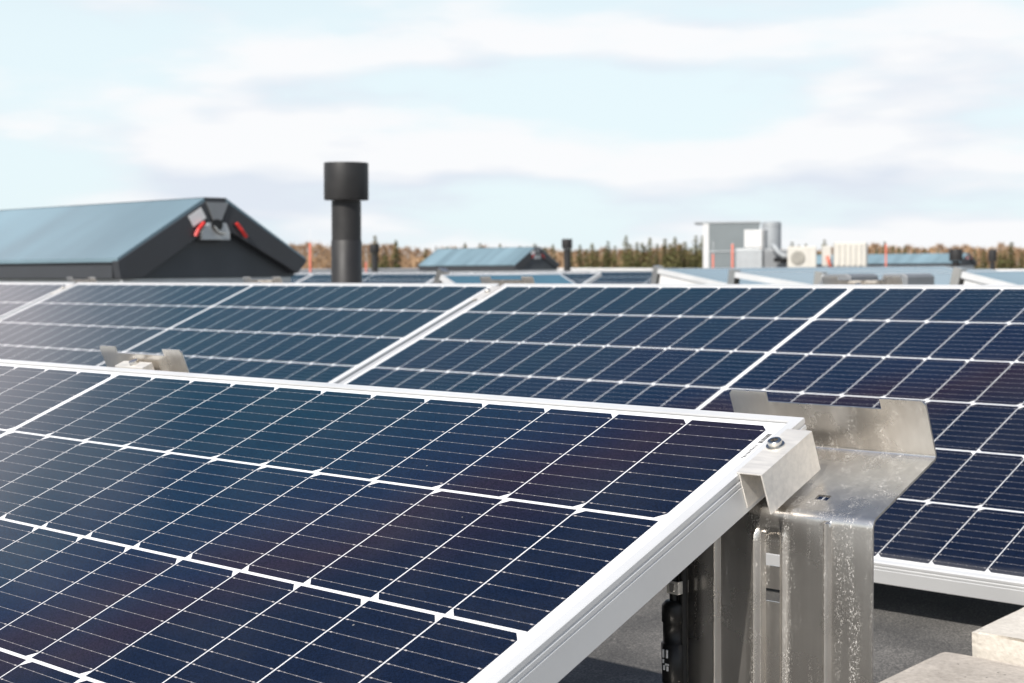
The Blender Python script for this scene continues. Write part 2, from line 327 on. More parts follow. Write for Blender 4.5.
def box(bm, x0, x1, y0, y1, z0, z1, mi=0):
    v = [bm.verts.new((x, y, z)) for z in (z0, z1) for y in (y0, y1) for x in (x0, x1)]
    for f in ((0, 2, 3, 1), (4, 5, 7, 6), (0, 1, 5, 4), (2, 6, 7, 3), (0, 4, 6, 2), (1, 3, 7, 5)):
        fc = bm.faces.new([v[i] for i in f]); fc.material_index = mi
def boxo(name, material, parent, b, bevel=0.0):
    bm = bmesh.new(); box(bm, *b); return link_mesh(name, bm, material, parent, bevel=bevel)
def lathe(bm, prof, seg=32, cx=0, cy=0):
    rings = []
    for r, z in prof:
        if r < 1e-6: rings.append([bm.verts.new((cx, cy, z))]); continue
        rings.append([bm.verts.new((cx+r*math.cos(2*math.pi*i/seg), cy+r*math.sin(2*math.pi*i/seg), z)) for i in range(seg)])
    for a, b in zip(rings, rings[1:]):
        for i in range(seg):
            j = (i+1) % seg
            if len(a) == 1 and len(b) == 1: continue
            if len(a) == 1: bm.faces.new((a[0], b[j], b[i]))
            elif len(b) == 1: bm.faces.new((a[i], a[j], b[0]))
            else: bm.faces.new((a[i], a[j], b[j], b[i]))
def tube(bm, pts, rad, seg=10, caps=True):
    pts = [Vector(p) for p in pts]; rings = []
    for i, p in enumerate(pts):
        d = (pts[min(i+1, len(pts)-1)]-pts[max(i-1, 0)]).normalized()
        a = d.cross(Vector((0.31, 0.17, 0.93)) if abs(d.z) < 0.9 else Vector((1, 0.2, 0))).normalized(); b = d.cross(a)
        r = rad[i] if isinstance(rad, (list, tuple)) else rad
        rings.append([bm.verts.new(p+a*r*math.cos(2*math.pi*k/seg)+b*r*math.sin(2*math.pi*k/seg)) for k in range(seg)])
    for a, b in zip(rings, rings[1:]):
        for k in range(seg): bm.faces.new((a[k], a[(k+1) % seg], b[(k+1) % seg], b[k]))
    if caps: bm.faces.new(rings[0][::-1]); bm.faces.new(rings[-1])
def prism(bm, poly, axis, lo, hi):
    """extrude a 2-D polygon along axis x (poly = y,z) or y (poly = x,z)"""
    def P(a, b, t): return (t, a, b) if axis == 'x' else (a, t, b)
    A = [bm.verts.new(P(a, b, lo)) for a, b in poly]; B = [bm.verts.new(P(a, b, hi)) for a, b in poly]
    n = len(poly)
    bm.faces.new(A); bm.faces.new(B[::-1])
    for i in range(n): bm.faces.new((A[i], B[i], B[(i+1) % n], A[(i+1) % n]))
    bmesh.ops.recalc_face_normals(bm, faces=bm.faces)

# ------------------------------------------------------------------ setting: roof, terrain
ROOF = [(-9.0, -0.861), (2.4, -0.302), (3.2, -0.31), (4.6, -0.345), (76.0, -0.345)]
def roof_z(y):
    for (a, za), (b, zb) in zip(ROOF, ROOF[1:]):
        if y <= b: return za+(zb-za)*(y-a)/(b-a)
    return ROOF[-1][1]
RX0, RX1 = -78.0, 30.0
bm = bmesh.new()
prev = None
for y, z in ROOF:
    a = bm.verts.new((RX0, y, z)); b = bm.verts.new((RX1, y, z)); cdn = bm.verts.new((RX0, y, -9.0)); e_ = bm.verts.new((RX1, y, -9.0))
    if prev:
        bm.faces.new((prev[0], prev[1], b, a)); bm.faces.new((prev[0], a, cdn, prev[2])); bm.faces.new((prev[1], prev[3], e_, b))
    else: bm.faces.new((a, cdn, e_, b))
    prev = (a, b, cdn, e_)
bm.faces.new((prev[0], prev[1], prev[3], prev[2]))
bmesh.ops.recalc_face_normals(bm, faces=bm.faces)
tag(link_mesh('flat_roof', bm, MAT['roof']), 'dark grey bitumen felt roof under the solar panels', kind='structure')
bm = bmesh.new()
nseg = 64; c0 = bm.verts.new((0, 0, -9.0)); ring = [bm.verts.new((5000*math.cos(2*math.pi*i/nseg), 5000*math.sin(2*math.pi*i/nseg), -9.0)) for i in range(nseg)]
for i in range(nseg): bm.faces.new((c0, ring[i], ring[(i+1) % nseg]))
tag(link_mesh('terrain', bm, MAT['terrain']), 'dry grassy land beyond the building', kind='structure')

# parapet round the far edges of the roof
par = thing('parapet_wall', 'low white parapet along the far edge of the roof, in front of the tree line', 'wall', (RX0, 76.0, -0.345))
def par_top(x): return 0.39-0.29*max(0.0, min(1.0, x/42.0))
def par_run(bm, x0, x1, ya, yb, lo, hi):
    v = [bm.verts.new((x, y, (par_top(x)+h) if h is not None else 0.001)) for h in (lo, hi) for y in (ya, yb) for x in (x0, x1)]
    for f in ((0, 2, 3, 1), (4, 5, 7, 6), (0, 1, 5, 4), (2, 6, 7, 3), (0, 4, 6, 2), (1, 3, 7, 5)): bm.faces.new([v[i] for i in f])
bm = bmesh.new(); par_run(bm, 0, 42, -0.35, 0, None, 0.0); par_run(bm, 42, RX1-RX0, -0.35, 0, None, 0.0); box(bm, 0, 0.35, -85, -0.351, 0.001, 0.39)
link_mesh('wall', bm, MAT['facade'], par)
bm = bmesh.new(); par_run(bm, 0, 42, -0.42, 0.06, 0.002, 0.10); par_run(bm, 42, RX1-RX0, -0.42, 0.06, 0.002, 0.10); box(bm, -0.06, 0.42, -85, -0.421, 0.392, 0.49)
link_mesh('coping', bm, MAT['parapet'], par)

# ------------------------------------------------------------------ solar panels
HL = 12*PU+GAP/2+0.0226; HW = 3*PV+0.0155
def panel_meshes():
    prof = [(-0.0095, -0.0012), (-0.0092, 0.0), (-0.0010, 0.0), (0, -0.0008), (0, -0.0048), (-0.0006, -0.0053), (-0.0006, -0.0070), (0, -0.0075), (0, -0.0108),
            (-0.0005, -0.0112), (-0.0005, -0.0123), (0, -0.0127), (0, -0.0350), (-0.026, -0.0350), (-0.026, -0.0335), (-0.0015, -0.0335), (-0.0015, -0.0075), (-0.0095, -0.0075)]
    bm = bmesh.new(); rings = []
    for o, n in prof:
        rings.append([bm.verts.new((sx_*(HL+o), sy_*(HW+o), n)) for sx_, sy_ in ((-1, -1), (1, -1), (1, 1), (-1, 1))])
    for i in range(len(rings)):
        a, b = rings[i], rings[(i+1) % len(rings)]
        for k in range(4): bm.faces.new((a[k], b[k], b[(k+1) % 4], a[(k+1) % 4]))
    bmesh.ops.recalc_face_normals(bm, faces=bm.faces)
    fr = bm
    g = bmesh.new(); x, y = HL-0.0110, HW-0.0110
    box(g, -x, x, -y, y, -0.0068, -0.0018)
    for f in g.faces:
        f.material_index = 0 if f.calc_center_median().z > -0.0019 else 1
    return fr, g
NUP = Vector((0, -math.sin(TH), math.cos(TH)))*0.0019+Vector((0, math.cos(TH), math.sin(TH)))*0.0012
def make_panel(label, loc, group):
    t = thing('solar_panel', label, 'solar panel', Vector(loc)+NUP, group, (TH, 0, 0))
    fr, g = panel_meshes()
    link_mesh('frame', fr, MAT['alu'], t)
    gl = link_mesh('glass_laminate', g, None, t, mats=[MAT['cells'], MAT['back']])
    bm = bmesh.new()
    pass
    bm.free()
    for sx_ in (-0.28, 0, 0.28): boxo('junction_box', MAT['black_plastic'], t, (sx_-0.04, sx_+0.04, -0.03, 0.03, -0.024, -0.0069))
    return t
ctr = Vector((0, -3*PV*math.cos(TH), -3*PV*math.sin(TH)))       # middle of a panel, from the top cell edge
R1X = -(12*PU+GAP/2)
p1 = make_panel('nearest solar panel, its right end held by the clamp with the bolt', ctr+Vector((R1X, 0, 0)), 'solar panels in tilted rows')
# printed serial label on the white margin of the near panel
bm = bmesh.new()
lx = HL-0.0152; y0 = HW-0.0155-0.016
def strip(bm, cx, cy, wx, wy): 
    v = [bm.verts.new(p) for p in ((cx-wx, cy-wy, -0.00155), (cx+wx, cy-wy, -0.00155), (cx+wx, cy+wy, -0.00155), (cx-wx, cy+wy, -0.00155))]; bm.faces.new(v)
rnd = random.Random(3)
yy = y0
while yy > y0-0.016:
    wdt = rnd.choice((0.0005, 0.0008, 0.0012)); strip(bm, lx, yy, 0.0022, wdt/2); yy -= wdt+rnd.choice((0.0005, 0.0009))
yy -= 0.004
for k in range(10):
    strip(bm, lx+rnd.uniform(-.0004, .0004), yy, rnd.uniform(0.0008, 0.0016), 0.0006); yy -= 0.0024
sl_ = link_mesh('serial_print', bm, MAT['ink'], p1)

OFF = Vector((-2.01442, 1.77407, 0.08715))
PITCH = 2*HL+0.020
R2X = OFF.x+12*PU+GAP/2-0.001
R2G = 'solar panels in tilted rows'
b0 = Vector((R2X, OFF.y, OFF.z))+ctr
p2 = make_panel('panel right behind the near one, large panel reaching the right edge of the view', b0, R2G)
copy_tree(p2, b0+NUP+Vector((-PITCH, 0, 0)), 'second-row panel running from under the black chimney to the bracketed seam', R2G)
copy_tree(p2, b0+NUP+Vector((-2*PITCH, 0, 0)), 'second-row panel below the big gabled hatch, cut by the left edge of the view', R2G)

# ------------------------------------------------------------------ mounting brackets
YP = -0.0482; ZT = -0.0572                    # front bend of the top plate (relative to the panel's top cell edge)
def bracket_sheet(part):
    """one bent sheet, built strip by strip: post (front, vertical), top plate (panel slope), rear lip (square to the plate)"""
    cT, sT = math.cos(TH), math.sin(TH)
    ridge = lambda x, c, wd, h: -h*(0.5+0.5*math.cos(math.pi*min(1.0, abs(x-c)/wd)))**0.8
    xs = {-0.094, 0.094, -0.088, 0.088, -0.07, -0.04, -0.025, 0.02, 0.035, 0.045, 0.07, -0.0095, 0.0095, -0.0075, 0.0075, 0.0, 0.0045}
    for c, wd in ((-0.0535, 0.0036), (0.0535, 0.0036), (-0.0145, 0.0044)):
        for k in range(-6, 7): xs.add(round(c+wd*k/6, 5))
    for k in range(-2, 3): xs.add(round(0.0125+0.003*k/2, 5))
    def post_off(x, z):
        o = ridge(x, -0.0535, 0.0036, 0.0046)+ridge(x, 0.0535, 0.0036, 0.0046)
        f = 0.0 if z > -0.078 else min(1.0, (-0.078-z)/0.006)
        o += f*(ridge(x, -0.0145, 0.0044, 0.0044)+ridge(x, 0.0125, 0.003, 0.0016))
        if -0.0095 < x < 0.0095: o += 0.0035*f
        fade = min(1.0, max(0.0, (ZT-0.004-z)/0.006))
        return o*fade
    ZB = roof_z(YP)+0.028
    if part == 'post':
        zs = [ZB, -0.36, -0.30, -0.25, -0.20, -0.17, -0.1385, -0.1280, -0.115, -0.1090, -0.0990, -0.090, -0.084, -0.081, -0.078, -0.074, -0.071, -0.068]
        R = 0.0085; arc = []
        # bend: from vertical to the plate's slope
        tot = math.pi/2-TH
        path = [(YP, z) for z in zs]
        z0 = zs[-1]
        for k in range(1, 7):
            a = tot*k/6; path.append((YP+R*(1-math.cos(a)), z0+R*math.sin(a)))
        X = sorted(xs); bm = bmesh.new()
        grid = [[bm.verts.new((x, y+(post_off(x, z) if z <= z0 else 0), z)) for x in X] for y, z in path]
        for i in range(len(path)-1):
            zc_ = (path[i][1]+path[i+1][1])/2
            for j in range(len(X)-1):
                xc = (X[j]+X[j+1])/2
                if -0.0075 < xc < 0.0075 and (-0.1090 < zc_ < -0.0990 or -0.1385 < zc_ < -0.1280): continue
                bm.faces.new((grid[i][j], grid[i][j+1], grid[i+1][j+1], grid[i+1][j]))
        return bm, path[-1]
    (ye, ze) = bracket_sheet('post')[1]
    LEN = 0.1015
    if part == 'plate':
        ss = [0, 0.006, 0.016, 0.024, 0.05, 0.08, LEN-0.004]
        X = sorted({-0.094, -0.06, -0.03, 0.0, 0.028, 0.040, 0.07, 0.094}); bm = bmesh.new()
        grid = [[bm.verts.new((x, ye+s*cT, ze+s*sT)) for x in X] for s in ss]
        for i in range(len(ss)-1):
            for j in range(len(X)-1):
                if abs((X[j]+X[j+1])/2-0.034) < 0.003 and abs((ss[i]+ss[i+1])/2-0.020) < 0.002: continue
                bm.faces.new((grid[i][j], grid[i][j+1], grid[i+1][j+1], grid[i+1][j]))
        return bm, None
    if part == 'lip':
        ys, zs_ = ye+(LEN-0.004)*cT, ze+(LEN-0.004)*sT
        R = 0.004; path = []
        for k in range(0, 6):
            a = k/5*math.pi/2
            s_, n_ = R*math.sin(a), R*(1-math.cos(a)); path.append((s_, n_))
        for n_ in (0.012, 0.026, 0.0425, 0.0445, 0.0520): path.append((R, n_))
        X = sorted({-0.099, -0.0955, -0.063, -0.0600, -0.03, 0, 0.03, 0.0525, 0.055, 0.0905, 0.094}); bm = bmesh.new(); grid = []
        for s_, n_ in path:
            row = []
            for x in X:
                nn = n_; xx = x
                if n_ > 0.050 and (x > 0.093 or x < -0.098): nn = 0.0485            # clipped outer corners
                row.append(bm.verts.new((xx, ys+s_*cT-nn*sT, zs_+s_*sT+nn*cT)))
            grid.append(row)
        for i in range(len(path)-1):
            for j in range(len(X)-1):
                xc = (X[j]+X[j+1])/2; nc = (path[i][1]+path[i+1][1])/2
                if -0.0600 < xc < 0.0525 and nc > 0.0426: continue              # notch
                bm.faces.new((grid[i][j], grid[i][j+1], grid[i+1][j+1], grid[i+1][j]))
        return bm, None
def sheet_obj(name, part, parent):
    bm, _ = bracket_sheet(part)
    bmesh.ops.recalc_face_normals(bm, faces=bm.faces)
    o = link_mesh(name, bm, MAT['galv'], parent, smooth=True)
    sd = o.modifiers.new('thickness', 'SOLIDIFY'); sd.thickness = 0.0018; sd.offset = 0
    es = o.modifiers.new('edges', 'EDGE_SPLIT'); es.split_angle = math.radians(40)
    return o
def tilt_pts(u, v, n):  # panel slope coordinates to bracket coordinates
    return Vector((u, v*math.cos(TH)-n*math.sin(TH), v*math.sin(TH)+n*math.cos(TH)))
def add_clamp(parent, prof, v0, v1, bolt_u, bolt_v, bolt_n=0.0035):
    bm = bmesh.new()
    A = [bm.verts.new(tilt_pts(u, v0, n)) for u, n in prof]; B = [bm.verts.new(tilt_pts(u, v1, n)) for u, n in prof]
    for i in range(len(prof)): bm.faces.new((A[i], B[i], B[(i+1) % len(prof)], A[(i+1) % len(prof)]))
    bm.faces.new(A); bm.faces.new(B[::-1])
    bmesh.ops.recalc_face_normals(bm, faces=bm.faces)
    c = link_mesh('clamp', bm, MAT['clamp'], parent, bevel=0.0004)
    bm = bmesh.new()
    lathe(bm, [(0.0, 0.0012), (0.0078, 0.0012), (0.0080, 0.0006), (0.0080, 0.0), (0, 0)][::-1], 28)
    lathe(bm, [(0.0060, 0.0010), (0.0060, 0.0046), (0.0054, 0.0054), (0.0033, 0.0054), (0.0033, 0.0024), (0, 0.0024)], 28)
    bm.transform(Matrix.Rotation(TH, 4, 'X'))
    bo = link_mesh('bolt', bm, MAT['steel'], c, smooth=True)
    es = bo.modifiers.new('edges', 'EDGE_SPLIT'); es.split_angle = math.radians(35)
    bo.location = tilt_pts(bolt_u, bolt_v, bolt_n)
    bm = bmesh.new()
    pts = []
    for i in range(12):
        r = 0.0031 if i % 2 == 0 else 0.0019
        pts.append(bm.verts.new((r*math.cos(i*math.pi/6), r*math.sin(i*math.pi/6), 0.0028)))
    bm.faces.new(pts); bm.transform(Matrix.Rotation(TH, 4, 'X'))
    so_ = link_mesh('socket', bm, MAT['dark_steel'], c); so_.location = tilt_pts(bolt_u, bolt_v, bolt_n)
    return c
def make_bracket(kind, label, loc, group):
    t = thing('mounting_bracket', label, 'bracket', loc, group)
    sheet_obj('post', 'post', t); sheet_obj('top_plate', 'plate', t); sheet_obj('rear_lip', 'lip', t)
    zb = roof_z(YP)
    bm = bmesh.new()
    def rz(y): return zb+0.049*(y-YP)
    for xa, xb, h in ((-0.030, 0.030, 0.026),):
        v = [bm.verts.new((x, y, rz(y)+h_)) for h_ in (0.003, h) for y in (-1.0, 0.06) for x in (xa, xb)]
        for f in ((0, 2, 3, 1), (4, 5, 7, 6), (0, 1, 5, 4), (2, 6, 7, 3), (0, 4, 6, 2), (1, 3, 7, 5)): bm.faces.new([v[i] for i in f])
    link_mesh('base_rail', bm, MAT['galv'], t)
    T = 0.0015
    if kind == 'end':      # inverted channel over the end frame
        prof = [(-0.0105, 0.0022), (-0.0105, 0.0036), (0.0140, 0.0036), (0.0140, -0.0325), (0.0140-T, -0.0325), (0.0140-T, 0.0022), (-0.0076, 0.0022), (-0.0076, -0.0290), (-0.0076-T, -0.0290), (-0.0076-T, 0.0022)]
        add_clamp(t, prof, -0.0870, -0.0090, -0.0030, -0.039, 0.0036)
    elif kind == 'mid':    # narrow strip bridging two neighbouring frames
        prof = [(-0.019, 0.0006), (-0.019, 0.0030), (0.019, 0.0030), (0.019, 0.0006), (0.0080, 0.0006), (0.0080, -0.0310), (0.0080-T, -0.0310), (0.0080-T, 0.0012), (-0.0080+T, 0.0012), (-0.0080+T, -0.0310), (-0.0080, -0.0310), (-0.0080, 0.0006)]
        add_clamp(t, prof, -0.0886, -0.0048, 0.0, -0.040)
    else:                  # hook behind the long side
        bm = bmesh.new()
        bx = [(-0.040, 0.026, 0.0172, 0.034, -0.033, -0.0055), ]
        for b in bx:
            v = [bm.verts.new(tilt_pts(x, y, z)) for z in b[4:6] for y in b[2:4] for x in b[0:2]]
            for f in ((0, 2, 3, 1), (4, 5, 7, 6), (0, 1, 5, 4), (2, 6, 7, 3), (0, 4, 6, 2), (1, 3, 7, 5)): bm.faces.new([v[i] for i in f])
        c = link_mesh('clamp', bm, MAT['clamp'], t, bevel=0.001)
        bm = bmesh.new(); lathe(bm, [(0, 0), (0.006, 0), (0.006, 0.005), (0, 0.005)], 18); bm.transform(Matrix.Rotation(TH, 4, 'X'))
        b = link_mesh('bolt', bm, MAT['steel'], c, smooth=False); b.location = tilt_pts(-0.004, 0.0255, -0.0055)
    return t
BG = 'sheet metal brackets carrying the panels'
UC = 0.0320
make_bracket('end', 'large bent zinc bracket with clamp and bolt at the near panel corner', (UC, 0, 0), BG)
mid = make_bracket('hook', 'notched bracket lip rising behind the near panel at left', (R1X+0.004, 0, 0.008), BG)
seam = make_bracket('mid', 'notched bracket on the wide seam of the second row, near the middle', (R2X-PITCH/2, OFF.y, OFF.z), BG)
copy_tree(seam, (R2X-1.5*PITCH, OFF.y, OFF.z), 'leftmost small bracket lip, below the eave of the big hatch', BG)
copy_tree(mid, (R2X-PITCH+0.004, OFF.y, OFF.z), 'pale bracket lip in front of the big hatch gable', BG)
copy_tree(mid, (R2X+0.004, OFF.y, OFF.z), 'bracket lip behind the right-hand panel, below the air conditioners', BG)

# black cable with plug connectors hanging beside the near bracket
t = thing('cable', 'black cable with plug connectors hanging left of the near bracket post', 'cable', (-0.052, -0.056, -0.10))
bm = bmesh.new()
tube(bm, [(-0.030, -0.02, 0.033), (-0.020, -0.012, 0.030), (-0.0095, -0.006, 0.015), (-0.0065, -0.004, -0.02), (-0.006, -0.004, -0.06), (-0.006, -0.004, -0.09), (-0.004, -0.004, -0.17), (0.0, 0.01, -0.24), (0.02, 0.05, -0.29)], 0.0042, 10)
tube(bm, [(-0.015, -0.02, 0.033), (-0.008, -0.012, 0.030), (0.001, -0.006, 0.012), (0.003, -0.003, -0.02), (0.003, -0.003, -0.10), (0.004, 0.0, -0.19), (0.03, 0.04, -0.28)], 0.0038, 10)
link_mesh('wire', bm, MAT['black_plastic'], t, smooth=True)
bm = bmesh.new()
tube(bm, [(-0.006, -0.005, -0.048), (-0.006, -0.005, -0.052), (-0.006, -0.005, -0.066), (-0.006, -0.005, -0.0665), (-0.006, -0.005, -0.084), (-0.006, -0.005, -0.0845), (-0.0055, -0.005, -0.118), (-0.0055, -0.005, -0.122)],
     [0.007, 0.0105, 0.0105, 0.0095, 0.0095, 0.0112, 0.0105, 0.006], 14)
link_mesh('plug', bm, MAT['black_plastic'], t, smooth=True)
bm = bmesh.new()
for dx, dz, a, h in ((-0.0035, -0.092, 0.0007, 0.0035), (0.0005, -0.092, 0.0007, 0.0035), (-0.0035, -0.0985, 0.0007, 0.0016), (0.0005, -0.101, 0.0018, 0.0007), (-0.0025, -0.104, 0.0008, 0.002), (0.001, -0.1045, 0.0008, 0.002)):
    box(bm, -0.005+dx-a, -0.005+dx+a, -0.0170, -0.0161, dz-h, dz+h)
link_mesh('printed_marks', bm, MAT['white_ink'], t)
bm = bmesh.new(); box(bm, -0.008, 0.0045, -0.0125, -0.0105, -0.041, -0.030); box(bm, -0.008, -0.0065, -0.0105, 0.002, -0.041, -0.030); box(bm, 0.0030, 0.0045, -0.0105, 0.002, -0.041, -0.030)
cl = link_mesh('cable_clip', bm, MAT['clamp'], t, bevel=0.0005)
bm = bmesh.new(); box(bm, -0.0045, 0.0010, -0.0135, -0.01255, -0.039, -0.032)
link_mesh('clip_tongue', bm, MAT['steel'], cl, bevel=0.0004)

# ------------------------------------------------------------------ concrete slabs
def rough_slab(name, material, label, x0, x1, y0, y1, h, seed, group=None, cuts=34, amp=0.004):
    rnd = random.Random(seed)
    zc_ = roof_z((y0+y1)/2)
    bm = bmesh.new(); box(bm, x0-(x0+x1)/2, (x1-x0)/2, -(y1-y0)/2, (y1-y0)/2, 0.002, h)
    bmesh.ops.subdivide_edges(bm, edges=bm.edges, cuts=cuts, use_grid_fill=True)
    from mathutils import noise
    X, Y = (x1-x0)/2, (y1-y0)/2
    for v in bm.verts:
        p = v.co*38+Vector((seed*7.1, 0, 0))
        e = 0
        if abs(abs(v.co.x)-X) < 1e-4: e += 1
        if abs(abs(v.co.y)-Y) < 1e-4: e += 1
        if v.co.z > h-1e-4: e += 1
        nn = noise.noise(p)*0.5+noise.noise(p*2.7)*0.5
        k = 0.0006 if e < 2 else amp
        if e >= 2: 
            ins = k*(0.35+max(0.0, nn)*1.6)
            if abs(abs(v.co.x)-X) < 1e-4: v.co.x -= math.copysign(ins, v.co.x)
            if abs(abs(v.co.y)-Y) < 1e-4: v.co.y -= math.copysign(ins, v.co.y)
            if v.co.z > h-1e-4: v.co.z -= ins*0.6
        else: v.co += Vector((noise.noise(p+Vector((9, 0, 0))), noise.noise(p+Vector((0, 9, 0))), nn))*k
    o = link_mesh(name, bm, material, None, smooth=True)
    o.location = ((x0+x1)/2, (y0+y1)/2, zc_); o.rotation_euler = (math.atan(0.049), 0, 0)
    es = o.modifiers.new('edges', 'EDGE_SPLIT'); es.split_angle = math.radians(38)
    return tag(o, label, 'slab', group)
rough_slab('concrete_slab', MAT['slab'], 'flat grey-brown concrete slab lying lowest at the right, beside the bracket', -0.187, 0.17, 0.30, 0.660, 0.04, 2, amp=0.006)
rough_slab('concrete_block', MAT['slab2'], 'pale thick concrete block with a chipped edge at the lower right corner', -0.158, 0.25, 0.672, 0.838, 0.066, 5, amp=0.010)

# ------------------------------------------------------------------ gabled roof hatches
def make_hatch(label, loc, length, group):
    """ridge along x, gable end at x = 0 facing +x; origin at roof level under the near (south) eave line of the gable"""
    t = thing('roof_hatch', label, 'roof hatch', loc, group)
    Wd, EZ, RZ = 1.29, 0.560, 0.900                       # width, eave and ridge height above the roof
    mid = Wd/2; cap = 0.078
    bm = bmesh.new(); prism(bm, [(0.08, 0.0), (Wd-0.08, 0.0), (Wd-0.08, 0.40), (0.08, 0.40)], 'x', -length+0.06, -0.10)
    link_mesh('curb', bm, MAT['galv_light'], t)
    bm = bmesh.new(); prism(bm, [(0.05, 0.401), (Wd-0.05, 0.401), (Wd-0.05, 0.432), (0.05, 0.432)], 'x', -length+0.03, -0.06)
    link_mesh('flashing', bm, MAT['galv_light'], t)
    bm = bmesh.new(); prism(bm, [(0.04, 0.434), (Wd-0.04, 0.434), (Wd-0.04, EZ-0.035), (mid, RZ-0.05), (0.04, EZ-0.035)], 'x', -length+0.05, -0.055)
    link_mesh('gable_board', bm, MAT['anthracite_face'], t)
    for ya, yb in ((0.0, 0.035), (Wd-0.035, Wd)):
        boxo('eave_fascia', MAT['anthracite'], t, (-length, -0.09, ya, yb, EZ-0.125, EZ-0.012), 0.004)
    for s in (0, 1):
        f = (lambda y: y) if s == 0 else (lambda y: Wd-y)
        poly = [(f(-0.02), EZ-0.010), (f(mid-cap), RZ), (f(mid-cap), RZ-0.022), (f(-0.02), EZ-0.032)]
        bm = bmesh.new(); prism(bm, poly, 'x', -length-0.01, 0.0)
        link_mesh('roof_sheet', bm, MAT['hatch_roof'], t)
    bm = bmesh.new(); prism(bm, [(mid-cap, RZ+0.004), (mid+cap, RZ+0.004), (mid+cap, RZ-0.02), (mid-cap, RZ-0.02)], 'x', -length-0.012, -0.003)
    link_mesh('ridge_cap', bm, MAT['anthracite'], t)
    for s in (0, 1):
        f = (lambda y: y) if s == 0 else (lambda y: Wd-y)
        poly = [(f(-0.025), EZ-0.028), (f(mid-cap-0.002), RZ-0.024), (f(mid-0.030), RZ-0.165), (f(0.13), EZ-0.125), (f(-0.01), EZ-0.125)] if s == 0 else \
               [(f(-0.025), EZ-0.028), (f(mid-cap-0.002), RZ-0.024), (f(mid-0.030), RZ-0.165), (f(0.055), EZ-0.105)]
        bm = bmesh.new(); prism(bm, poly, 'x', -0.052, 0.012); link_mesh('bargeboard', bm, MAT['anthracite'], t, bevel=0.003)
    bm = bmesh.new(); prism(bm, [(mid-cap, RZ-0.024), (mid+cap, RZ-0.024), (mid+0.028, RZ-0.13), (mid-0.028, RZ-0.13)], 'x', -0.05, 0.020)
    link_mesh('ridge_plate', bm, MAT['grey_box'], t)
    bm = bmesh.new(); pl = [(mid-0.115, RZ-0.245), (mid-0.115, RZ-0.20), (mid-0.07, RZ-0.145), (mid+0.06, RZ-0.145), (mid+0.085, RZ-0.20), (mid+0.085, RZ-0.245)]
    prism(bm, pl, 'x', -0.030, 0.022); pt = link_mesh('latch_plate', bm, MAT['galv_light'], t, bevel=0.003)
    bm = bmesh.new(); prism(bm, [(mid+0.040*math.cos(a)-0.01, RZ-0.158+0.035*math.sin(a)) for a in [i*math.pi/7 for i in range(14)]], 'x', -0.02, 0.026)
    link_mesh('latch_eye', bm, MAT['black_plastic'], pt)
    bm = bmesh.new(); tube(bm, [(0.035, mid-0.04, RZ-0.165), (0.04, mid-0.01, RZ-0.20), (0.035, mid+0.035, RZ-0.205)], 0.009, 8); link_mesh('latch_lever', bm, MAT['steel'], pt)
    for c1, c2, bow in (((mid-0.105, RZ-0.145), (mid-0.165, RZ-0.225), -0.012), ((mid+0.125, RZ-0.145), (mid+0.195, RZ-0.225), 0.0)):
        bm = bmesh.new()
        tube(bm, [(0.030, *c1), (0.034, (c1[0]+c2[0])/2+bow, (c1[1]+c2[1])/2), (0.030, *c2)], 0.0115, 10)
        link_mesh('pull_handle', bm, MAT['red'], t)
    d = Vector((mid-cap, RZ-EZ)).normalized(); nrm = Vector((d.y, -d.x))
    p0 = Vector((mid-cap, RZ-0.028))-d*0.150+nrm*0.006
    bm = bmesh.new(); q = [p0, p0+d*0.105, p0+d*0.105+nrm*0.07, p0+nrm*0.07]
    prism(bm, [(a.x, a.y) for a in q], 'x', 0.0125, 0.0145); link_mesh('warning_sticker', bm, MAT['label'], t)
    return t
HG = 'gabled roof hatches'
ZR = -0.345
h1 = make_hatch('large dark gabled roof hatch with pale blue roof sheet and red pull handles, nearest', (-6.755, 3.60, ZR), 9.0, HG)
q = scr(516, 262, 31.0); copy_tree(h1, (q.x, q.y, ZR), 'small far gabled hatch with its red-handled gable, left of the thin black pipe', HG, scale=(0.32, 1, 1))
q = scr(960, 262, 56.0); copy_tree(h1, (q.x, q.y, ZR), 'far hatch with a long blue-grey roof, behind the stout black pipe at right', HG, scale=(0.75, 1.0, 1.0))

# ------------------------------------------------------------------ vent pipes
def make_pipe(label, loc, cap_r, cap_h, r, H, cat='vent pipe', group='black vent pipes', lean=0.0, sleeve=True):
    t = thing('vent_pipe', label, cat, loc, group, (0, lean, 0))
    bm = bmesh.new(); lathe(bm, [(r, 0.0), (r, H-cap_h-0.004)], 40); link_mesh('pipe', bm, MAT['pipe'], t, smooth=True)
    bm = bmesh.new(); lathe(bm, [(r*0.7, H-cap_h+0.004), (cap_r*0.985, H-cap_h), (cap_r, H-cap_h+0.004), (cap_r, H-0.005), (cap_r*0.985, H), (cap_r*0.86, H), (cap_r*0.84, H-0.02), (0, H-0.03)], 48)
    o = link_mesh('cap', bm, MAT['pipe'], t, smooth=True); es = o.modifiers.new('edges', 'EDGE_SPLIT'); es.split_angle = math.radians(35)
    if sleeve:
        z1 = H*0.56 if sleeve is True else sleeve
        bm = bmesh.new(); lathe(bm, [(r*1.001, z1+0.004), (r*1.045, z1), (r*1.05, 0.002)], 40); link_mesh('sleeve', bm, MAT['pipe'], t, smooth=True)
    bm = bmesh.new(); lathe(bm, [(r*2.6, 0.003), (r*2.5, 0.012), (r*1.3, 0.06), (r*1.08, 0.09)], 32); link_mesh('roof_collar', bm, MAT['roof'], t, smooth=True)
    return t
